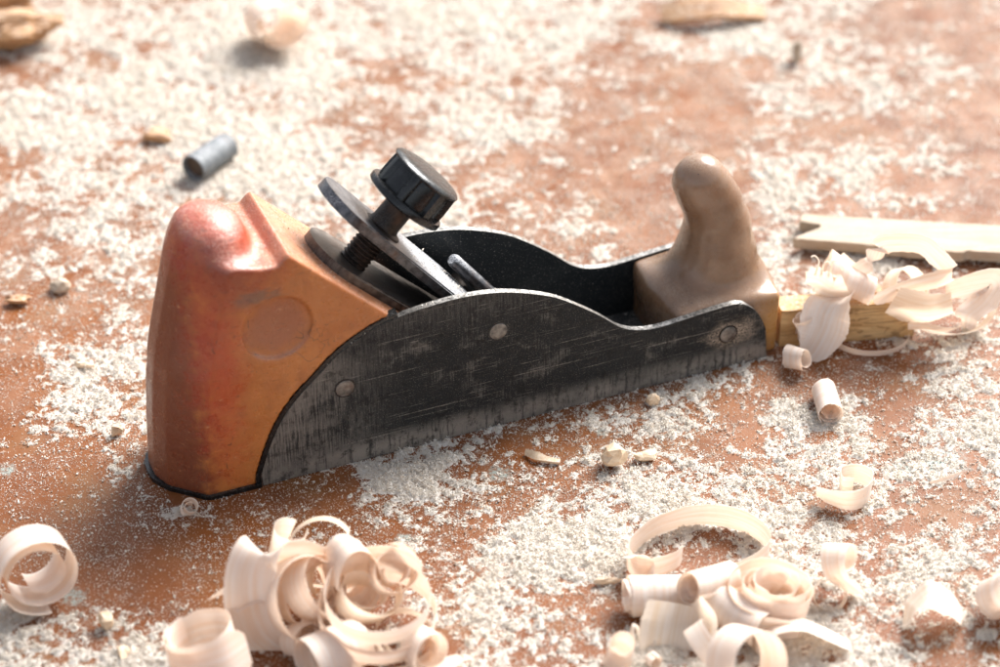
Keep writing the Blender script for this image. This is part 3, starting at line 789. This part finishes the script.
shaving('filmy translucent strip hanging off the stick end', GH,
        [atY(893, 300, Yst - .35), atY(912, 306, Yst - .4), atY(932, 308, Yst - .4), atY(952, 302, Yst - .3)], [(.15, -.2, 1), (.0, -.3, 1), (-.1, -.2, 1)], [1.2, 1.5, 1.3, .9], mat='thin', rag=.022)
shaving('right hand bow of the tangle with a turned back tail', GH,
        [atY(946, 292, Yst - .2), atY(965, 287, Yst - .1), atY(992, 284, Yst), atY(984, 300, Yst - .25), atY(968, 314, Yst - .4), atY(964, 324, Yst - .45), atY(946, 330, Yst - .55), atY(925, 326, Yst - .5), atY(908, 326, Yst - .45)],
        [(.1, -.2, 1), (.2, -.1, 1), (.7, .1, .8), (.8, -.3, .5), (.7, -.5, .6), (.4, -.6, .8), (.1, -.6, .8), (.1, -.4, 1)], [.7, .95, 1.1, 1.0, .85, .6, .5, .5, .4], cup=.05, rag=.02)
curl('loose loop of the tangle standing beyond the stick end', GH, 950, 305, .9, (.12, -.72, .62), .72, 1.0, 1.25, .62, phase=3.6, cone=.3, wob=.1, squash=1.35, mat='thin')
curl('inner twist of the tangle between level band and stick end', GH, 905, 292, 1.4, (.5, -.6, .6), .4, .75, 1.0, .7, phase=1.4, cone=.3, wob=.14, rest=.9, mat='thin')
RCc = at(868, 338)
hp = []
for k in range(11):
    a = math.radians(168 + k * 18.5); hp.append((RCc.x + 1.2 * math.cos(a), RCc.y + 1.0 * math.sin(a), .2))
shaving('thin half hoop lying on the bench under the stick', GH, hp, (0, -.35, 1), [.22, .26, .26, .2], rest=.02)
curl('stubby curl at the corner of the horn under the twisted shaving', GH, 797, 362, .3, (.6, -.7, .3), .2, .34, 1.2, .7, phase=1.6, wob=.1)

# ------------------------------------------------------------------ boards, stick, ferrule, chips
def prism(name, top, thick, z0, mat, label, catg, jag=0.0, group=None):
    """board from its outline seen from above (list of ground points)"""
    rnd = random.Random(5); P = [Vector((p.x, p.y, 0)) for p in top]
    fine = []
    for i, p in enumerate(P):
        q = P[(i + 1) % len(P)]; m = max(1, int((q - p).length / .12)) if jag else 1
        for k in range(m): fine.append(p.lerp(q, k / m) + Vector((rnd.gauss(0, jag), rnd.gauss(0, jag), 0)))
    bm = bmesh.new()
    a = [bm.verts.new((p.x, p.y, z0 + thick)) for p in fine]; b = [bm.verts.new((p.x + rnd.gauss(0, jag), p.y + rnd.gauss(0, jag), z0 + abs(rnd.gauss(0, jag * 1.5)))) for p in fine]
    bm.faces.new(a); bm.faces.new(b[::-1]); n = len(fine)
    for i in range(n): bm.faces.new((a[i], b[i], b[(i + 1) % n], a[(i + 1) % n]))
    caps = [e for e in bm.edges if any(len(q.verts) > 4 for q in e.link_faces)]
    bmesh.ops.bevel(bm, geom=caps, offset=.02, segments=1, affect='EDGES')
    c = sum(P, Vector()) / len(P); c.z = z0
    for v in bm.verts: v.co -= c
    o = bm_obj(name, bm, MT[mat], angle=30); o.location = c * U
    return tag(o, label, catg, group)

zt = .52
prism('wood_board', [at(793, 238, zt), at(886, 246, zt), at(965, 252.5, zt), at(966, 250, zt), at(1075, 258, zt), at(1075, 231, zt), at(1000, 225.5, zt), at(880, 219, zt), at(803, 214, zt), at(800, 221, zt), at(822, 224.5, zt), at(820, 228, zt)], .38, .14,
      'board', 'pale thin board with a notched end lying in the sawdust behind the stick', 'board', .012)
p0, p1 = at(779, 347), at(913, 337); dr = (p1 - p0).normalized(); nr = Vector((-dr.y, dr.x, 0))
prism('pine_stick', [p0, p1, p1 + nr * .75 - dr * .1, p0 + nr * .75 - dr * .05], 1.32, .006, 'stick', 'yellow pine stick with dark grain lines butting against the beige horn', 'stick', .008)

# little metal ferrule
a = at(193, 170, .45); b = a + Vector((.56, .83, 0)) * 1.8; ax = (b - a); ax.z = 0; L_ = ax.length
fm = bmesh.new(); ax.normalize(); o_ = Vector((a.x, a.y, .46))
u = ax.cross(Vector((0, 0, 1))); w = Vector((0, 0, 1)); rings = []
for r, t in ((.40, .22), (.41, .05), (.44, 0), (.48, .03), (.47, L_ * .5), (.45, L_), (.3, L_ + .03)):
    rings.append([fm.verts.new((u * math.cos(2 * math.pi * k / 32) + w * math.sin(2 * math.pi * k / 32)) * r + ax * t + Vector((0, 0, .48))) for k in range(32)])
for p, q in zip(rings, rings[1:]):
    for k in range(32): fm.faces.new((p[k], p[(k + 1) % 32], q[(k + 1) % 32], q[k]))
fm.faces.new(rings[-1]); f0 = fm.faces.new(rings[0][::-1])
f0.material_index = 1
ferr = bm_obj('metal_ferrule', fm, [MT['ferrule'], MT['rust']]); ferr.location = Vector((a.x, a.y, 0)) * U
tag(ferr, 'short blue grey metal tube with a dark hollow end lying behind the orange palm rest', 'ferrule')

def chip(px, py, size, label, mat='chip', rot=0.0, z=0.0, seed=1, name='wood_chip', sub=2):
    rnd = random.Random(seed); bm = bmesh.new(); bmesh.ops.create_icosphere(bm, subdivisions=sub, radius=1)
    ph = [rnd.uniform(0, 6) for _ in range(6)]
    for v in bm.verts:
        p = v.co.copy(); k = 1 + .16 * math.sin(3 * p.x + ph[0]) + .14 * math.sin(4 * p.y + ph[1]) + .12 * math.sin(5 * p.z + ph[2]) + rnd.gauss(0, .10 if sub < 3 else .06)
        q = Vector([math.copysign(abs(c) ** .85, c) for c in p]) * k
        v.co = Vector((q.x * size[0], q.y * size[1], q.z * size[2]))
    bmesh.ops.rotate(bm, verts=bm.verts[:], matrix=Matrix.Rotation(rot, 3, 'Z'))
    mz = min(v.co.z for v in bm.verts)
    for v in bm.verts: v.co.z -= mz
    o = bm_obj(name, bm, MT[mat], angle=12 if sub < 3 else 28); c = at(px, py, z); o.location = Vector((c.x, c.y, z + .01)) * U
    return tag(o, label, 'wood chip', 'wood chips strewn on the bench')
chip(613, 466, (.42, .3, .3), 'angular cream chunk of wood on the bare brown patch before the plane', seed=3, rot=.4)
shaving('thin splinter with a frayed right end on the brown patch before the plane', 'wood chips strewn on the bench',
        [at(526, 451, .14), at(536, 455, .2), at(548, 459, .16), at(560, 461, .12)], [(.1, .7, .7), (0, 1, .2)], [.16, .24, .16, .12], thick=.10, mat='chip', rest=.02, name='wood_chip', catg='wood chip', n=24)
chip(18, 304, (.42, .16, .12), 'tan flake half sunk in the sawdust at the left edge', 'bark', .05, seed=8)
chip(86, 369, (.3, .14, .1), 'small tan flake on the left sawdust left of the palm rest', 'chip', -.2, seed=9)
chip(118, 435, (.16, .14, .16), 'tiny white crumb standing left of the palm rest base', 'chip', .2, seed=10)
chip(160, 140, (.5, .3, .16), 'orange brown chip lying left of the metal ferrule', 'bark', -.35, seed=12)
chip(796, 62, (.18, .2, .36), 'small white crumb standing upright far back on the right', 'board', .2, seed=13)
chip(658, 262, (.42, .14, .1), 'slim cream flake lying behind the steel side near the horn', 'board', .3, seed=15)
chip(712, 203, (.2, .2, .25), 'bright pale crumb behind the tip of the horn', 'board', .3, seed=16)
chip(60, 291, (.34, .26, .2), 'pale lump of sawdust wood above the tan flake', 'board', .5, seed=18)
chip(652, 404, (.22, .14, .14), 'cream lump against the foot of the steel side plate', 'chip', .5, seed=21)
chip(645, 461, (.3, .2, .14), 'low crumbly flake to the right of the cream chunk', 'chip', .2, seed=22)
chip(124, 655, (.14, .2, .12), 'pale crumb in the shaded sawdust at the lower left', 'chip', .4, seed=24)
chip(108, 628, (.2, .18, .2), 'round pale crumb in the shaded sawdust above the lower left one', 'chip', .4, seed=25)
chip(607, 585, (.28, .11, .12), 'blunt cream splinter at the left of the big open ring', 'chip', .1, seed=26)

Yb = at(712, 14).y
shaving('blurred bowed offcut with pale top at the back edge', 'offcuts at the back of the bench',
        [at(662, 14, .3), at(684, 11, .5), at(708, 8, .6), at(735, 9, .5), at(764, 14, .2)], [(.1, 1, .5), (0, 1, .25)], [.8, 1.0, .9, .6], thick=.2, mat='bark', name='wood_offcut', catg='wood offcut', n=30)
for px, py, sz, sd, lab in ((22, 46, (1.45, .75, .55), 41, 'blurred rough brown bark chunk in the top left corner, nearer of the two'), (4, 14, (1.25, .6, .5), 44, 'blurred brown bark chunk at the very top left, behind the nearer one')):
    o = chip(px, py, sz, lab, 'bark', .25, seed=sd, name='bark_chunk', sub=4)
    o['category'] = 'bark chunk'; o['group'] = 'offcuts at the back of the bench'

# ------------------------------------------------------------------ sawdust: a low uneven bed and loose grains, one object
DENS = """
57778887888866665445
67888876776642366765
88898765676542244543
68888977653432466643
25665666667624566645
35545555556544676654
44534555555555444444
46655555555555553455
23545555555645677666
12311357882377556777
43333556678888665455
21122321467763566665
77754432355566666655
88765554334477777755""".split()
DM = np.array([[int(c) for c in r] for r in DENS], float) / 9.0

def lattice_noise(x, y, f, seed):
    r = np.random.default_rng(seed); G = r.random((256, 256))
    X_, Y_ = x * f + 97.3, y * f + 53.1
    i, j = np.floor(X_).astype(int), np.floor(Y_).astype(int); u, v = X_ - i, Y_ - j
    u = u * u * (3 - 2 * u); v = v * v * (3 - 2 * v)
    g = lambda a, b: G[a & 255, b & 255]
    return (g(i, j) * (1 - u) + g(i + 1, j) * u) * (1 - v) + (g(i, j + 1) * (1 - u) + g(i + 1, j + 1) * u) * v - .5

def project(x, y):
    dx, dy, dz = x - CAM.x, y - CAM.y, -CAM.z
    zz = dy * FWD.y + dz * FWD.z
    return 500 + FPX * dx / zz, 333.5 - FPX * (dy * UPV.y + dz * UPV.z) / zz

def cover(x, y):
    px, py = project(x, y)
    u = np.clip(px / 50 - .5, 0, 18.999); v = np.clip(py / 50 - .5, 0, 12.999)
    i, j = u.astype(int), v.astype(int); fu, fv = u - i, v - j
    c = (DM[j, i] * (1 - fu) + DM[j, i + 1] * fu) * (1 - fv) + (DM[j + 1, i] * (1 - fu) + DM[j + 1, i + 1] * fu) * fv
    n = .75 * lattice_noise(x, y, .5, 1) + .65 * lattice_noise(x * .8, y, 1.2, 2) + .65 * lattice_noise(x, y * 1.2, 2.7, 3) + .75 * lattice_noise(x, y, 5.6, 4) + .7 * lattice_noise(x, y, 11.0, 5)
    return np.where(py < 230, .95 * c, c) + .62 * n - np.where(py < 330, .50, .475)

def bed_h(x, y, s):
    k = np.clip((s - .06) / .5, 0, 1)
    cl = .5 + .8 * lattice_noise(x, y, 3.6, 8) + .7 * lattice_noise(x, y, 8.0, 9)
    return k * (.025 + .05 * np.clip(cl, 0, 1.4)) + .10 * np.clip(s - .25, 0, 1) - .012

# workbench: a thick slab whose upper sheet carries how much powder lies on it
axx = np.unique(np.concatenate([np.linspace(-75, -28, 12), np.arange(-28, 28.01, .16), np.linspace(28, 75, 12)]))
ayy = np.unique(np.concatenate([np.linspace(-42, -19, 8), np.arange(-19, 30.01, .16), np.linspace(30, 62, 8)]))
TX, TY = np.meshgrid(axx, ayy, indexing='ij'); nX, nY = TX.shape
ti = np.arange(nX * nY).reshape(nX, nY)
tq = np.stack([ti[:-1, :-1], ti[1:, :-1], ti[1:, 1:], ti[:-1, 1:]], -1).reshape(-1, 4)
tv = np.stack([TX.ravel(), TY.ravel(), np.zeros(nX * nY)], 1)
rimv, rimq = [], []
edge = list(ti[:, 0]) + list(ti[-1, 1:]) + list(ti[-2::-1, -1]) + list(ti[0, -2:0:-1])
low0 = len(tv)
lowv = tv[edge] - np.array([0, 0, 2.4])
ne = len(edge)
rimq = [(edge[k], low0 + k, low0 + (k + 1) % ne, edge[(k + 1) % ne]) for k in range(ne)]
bme = bpy.data.meshes.new('workbench')
bme.from_pydata((np.concatenate([tv, lowv]) * U).tolist(), [], tq.tolist() + rimq + [tuple(low0 + k for k in range(ne))[::-1]])
pa = bme.attributes.new('powder', 'FLOAT', 'POINT')
pw_ = np.clip((18.5 + (TY + 18.5) * .20 - np.abs(TX)) / 4, 0, 1) * np.clip((TY + 18.5) / 3, 0, 1) * np.clip((28.5 - TY) / 4, 0, 1)
pv = (np.clip(cover(TX, TY) / 1.1 + .52, 0, 1) * pw_ + .5 * (1 - pw_)).ravel()
pa.data.foreach_set('value', np.concatenate([pv, np.zeros(ne)]).astype(np.float32))
bme.materials.append(MT['table']); bme.update()
bench = bpy.data.objects.new('workbench', bme); col.objects.link(bench); tag(bench, kind='structure')

# footprint that stays clear
ca, sa = math.cos(YAW), math.sin(YAW)
def under_plane(x, y):
    dx, dy = x - ORG.x, y - ORG.y; lx, ly = dx * ca + dy * sa, -dx * sa + dy * ca
    return (lx > -2.5) & (lx < 16.2) & (ly > .06) & (ly < PW - .06)

g = .055
bx = np.arange(-27, 27, g); by = np.arange(-18.5, 29, g)
BX, BY = np.meshgrid(bx, by, indexing='ij')
keep = np.abs(BX) < 17.5 + (BY + 18.5) * .20
S_ = cover(BX, BY); H_ = bed_h(BX, BY, S_)
H_ = np.where(under_plane(BX, BY), -.03, H_)
vis = (H_ > -.002) & keep
q = vis[:-1, :-1] | vis[1:, :-1] | vis[1:, 1:] | vis[:-1, 1:]
idx = np.arange(BX.size).reshape(BX.shape)
qi = np.argwhere(q)
quads = np.stack([idx[qi[:, 0], qi[:, 1]], idx[qi[:, 0] + 1, qi[:, 1]], idx[qi[:, 0] + 1, qi[:, 1] + 1], idx[qi[:, 0], qi[:, 1] + 1]], 1)
used = np.unique(quads); remap = np.zeros(BX.size, int); remap[used] = np.arange(len(used)); quads = remap[quads]
jit = RNG.normal(0, .018, (len(used), 2))
bedV = np.stack([BX.ravel()[used] + jit[:, 0], BY.ravel()[used] + jit[:, 1], H_.ravel()[used] + RNG.normal(0, .005, len(used))], 1)

# loose grains
NC = 4300000
gy_ = RNG.uniform(-18, 28, NC); half = 17.3 + (gy_ + 18.5) * .20
gx_ = RNG.uniform(-1, 1, NC) * half
s = cover(gx_, gy_)
p = np.clip(s / .85 + .45, 0, 1) ** 1.9
p = p * np.interp(gy_, [-18, -6, 8, 28], [1.0, .95, .75, .5])
spars = .10 * (.25 + 1.75 * np.clip(.5 + 1.6 * lattice_noise(gx_, gy_, .9, 21), 0, 1)) + .02
m = (RNG.random(NC) < np.maximum(p * .8, spars)) & ~under_plane(gx_, gy_)
gx_, gy_, s = gx_[m], gy_[m], s[m]; NG = len(gx_)
hz = np.maximum(bed_h(gx_, gy_, s), 0)
# a little sawdust also lies on the plane: on its sole, lever cap, slope and horn base
def on_plane(lx, ly, lz):
    return ORG.x + lx * ca - ly * sa, ORG.y + lx * sa + ly * ca, lz
lay = []
def scatter(n, x0, x1, y0, y1, zf):
    a = RNG.uniform(x0, x1, n); b = RNG.uniform(y0, y1, n)
    k = lattice_noise(a, b, 1.6, 31) + .6 * lattice_noise(a, b, 5.0, 32) + RNG.normal(0, .22, n) > .02
    a, b = a[k], b[k]; lay.append(on_plane(a, b, zf(a)))
scatter(5200, 5.0, 12.9, .25, PW - .25, lambda a: a * 0 + .30)
scatter(900, 5.0, 7.0, PM - .85, PM + .95, lambda a: PC.z - (a - PC.x) * .766 / .643 + .004)
scatter(260, 13.0, 13.6, .4, PW - .4, lambda a: a * 0 + 2.10)
scatter(420, 1.5, 3.0, .25, PW - .25, lambda a: 7.46 - (a - 1.22) * .968)
scatter(500, 1.8, 9.0, .02, .18, lambda a: np.interp(a, [q[0] for q in OUT], [q[1] for q in OUT]) + .002)
px_ = np.concatenate([q[0] for q in lay]); py_ = np.concatenate([q[1] for q in lay]); pz_ = np.concatenate([q[2] for q in lay])
gx_ = np.concatenate([gx_, px_]); gy_ = np.concatenate([gy_, py_]); hz = np.concatenate([hz, pz_])
s = np.concatenate([s, np.full(len(px_), -.1)]); NG = len(gx_)
size = RNG.lognormal(math.log(.0108), .52, NG) * np.interp(gy_, [-18, 0, 28], [1.0, 1.05, 1.35]) * np.where(s > 0, 1.12, .92)
size = np.clip(size, .006, .042)
el = RNG.uniform(1.0, 2.3, NG)
tri = np.array([[1, 0, 0], [-.5, .87, 0], [-.5, -.87, 0], [0, 0, .8], [0, 0, -.8]], float)
T = tri[None] + RNG.normal(0, .28, (NG, 5, 3))
T[:, :, 0] *= el[:, None]; T[:, :, 2] *= .5
qn = RNG.normal(0, 1, (NG, 4)); qn[:, 1:3] *= .42; qn /= np.linalg.norm(qn, axis=1)[:, None]
w_, x_, y_, z_ = qn.T
Rm = np.stack([np.stack([1 - 2 * (y_**2 + z_**2), 2 * (x_*y_ - z_*w_), 2 * (x_*z_ + y_*w_)], 1),
               np.stack([2 * (x_*y_ + z_*w_), 1 - 2 * (x_**2 + z_**2), 2 * (y_*z_ - x_*w_)], 1),
               np.stack([2 * (x_*z_ - y_*w_), 2 * (y_*z_ + x_*w_), 1 - 2 * (x_**2 + y_**2)], 1)], 1)
T = np.einsum('nij,nkj->nki', Rm, T) * size[:, None, None]
low = T[:, :, 2].min(1)
stack = np.where(s > 0, RNG.random(NG) ** 2 * .05 * np.clip(s / .3, 0, 1), 0)
T += np.stack([gx_, gy_, hz - low - .006 + stack], 1)[:, None, :]
gv = T.reshape(-1, 3)
gt = np.array([[0, 1, 3], [1, 2, 3], [2, 0, 3], [1, 0, 4], [2, 1, 4], [0, 2, 4]])
gf = (gt[None] + (np.arange(NG) * 5)[:, None, None]).reshape(-1, 3) + len(bedV)
allV = np.concatenate([bedV, gv]) * U
me = bpy.data.meshes.new('sawdust')
me.vertices.add(len(allV)); me.vertices.foreach_set('co', allV.ravel().astype(np.float32))
nl = quads.size + gf.size
me.loops.add(nl); me.loops.foreach_set('vertex_index', np.concatenate([quads.ravel(), gf.ravel()]).astype(np.int32))
npol = len(quads) + len(gf)
starts = np.concatenate([np.arange(len(quads)) * 4, quads.size + np.arange(len(gf)) * 3]).astype(np.int32)
me.polygons.add(npol); me.polygons.foreach_set('loop_start', starts)
me.update(calc_edges=True)
me.materials.append(MT['dust'])
sd = bpy.data.objects.new('sawdust', me); col.objects.link(sd)
tag(sd, 'fine pale sawdust strewn over the brown bench', 'sawdust', kind='stuff')
print('grains', NG, 'bed', len(bedV))

# ------------------------------------------------------------------ light, sky, camera
SUN_AZ = Vector((.62, .78, 0)).normalized(); EL = math.radians(42)
sunv = SUN_AZ * math.cos(EL) + Vector((0, 0, math.sin(EL)))
ld = bpy.data.lights.new('sun', 'SUN'); ld.energy = 4.4; ld.angle = math.radians(34); ld.color = (1, .985, .965)
lo_ = bpy.data.objects.new('sun', ld); col.objects.link(lo_)
lo_.rotation_euler = (-sunv).to_track_quat('-Z', 'Y').to_euler(); lo_.location = sunv * .8
wd = bpy.data.worlds.new('World'); scene.world = wd; wd.use_nodes = True
nt = wd.node_tree; sky = nt.nodes.new('ShaderNodeTexSky'); sky.sky_type = 'NISHITA'; sky.sun_disc = False
sky.sun_elevation = EL; sky.sun_rotation = math.atan2(SUN_AZ.x, SUN_AZ.y)
sky.dust_density = 2.5
bg = nt.nodes['Background']; hs = nt.nodes.new('ShaderNodeHueSaturation'); hs.inputs['Saturation'].default_value = .4
nt.links.new(sky.outputs[0], hs.inputs['Color']); nt.links.new(hs.outputs[0], bg.inputs[0]); bg.inputs[1].default_value = .11

cd = bpy.data.cameras.new('camera'); cam = bpy.data.objects.new('camera', cd); col.objects.link(cam)
cam.location = CAM * U; cam.rotation_euler = (math.pi / 2 - PITCH, 0, 0)
cd.sensor_width = 36; cd.lens = 36 * FPX / 1000; cd.clip_start = .01; cd.clip_end = 50
foc = plane.matrix_world
fp = ORG + Vector((ca, sa, 0)) * 6.5 + Vector((0, 0, 2.5))
cd.dof.use_dof = True; cd.dof.focus_distance = (fp - CAM).dot(FWD) * U; cd.dof.aperture_fstop = 9.0
scene.camera = cam
scene.cycles.diffuse_bounces = 10; scene.cycles.max_bounces = 16; scene.cycles.transparent_max_bounces = 16
scene.view_settings.view_transform = 'Standard'; scene.view_settings.look = 'None'
scene.view_settings.exposure = 1.04; scene.view_settings.gamma = 1
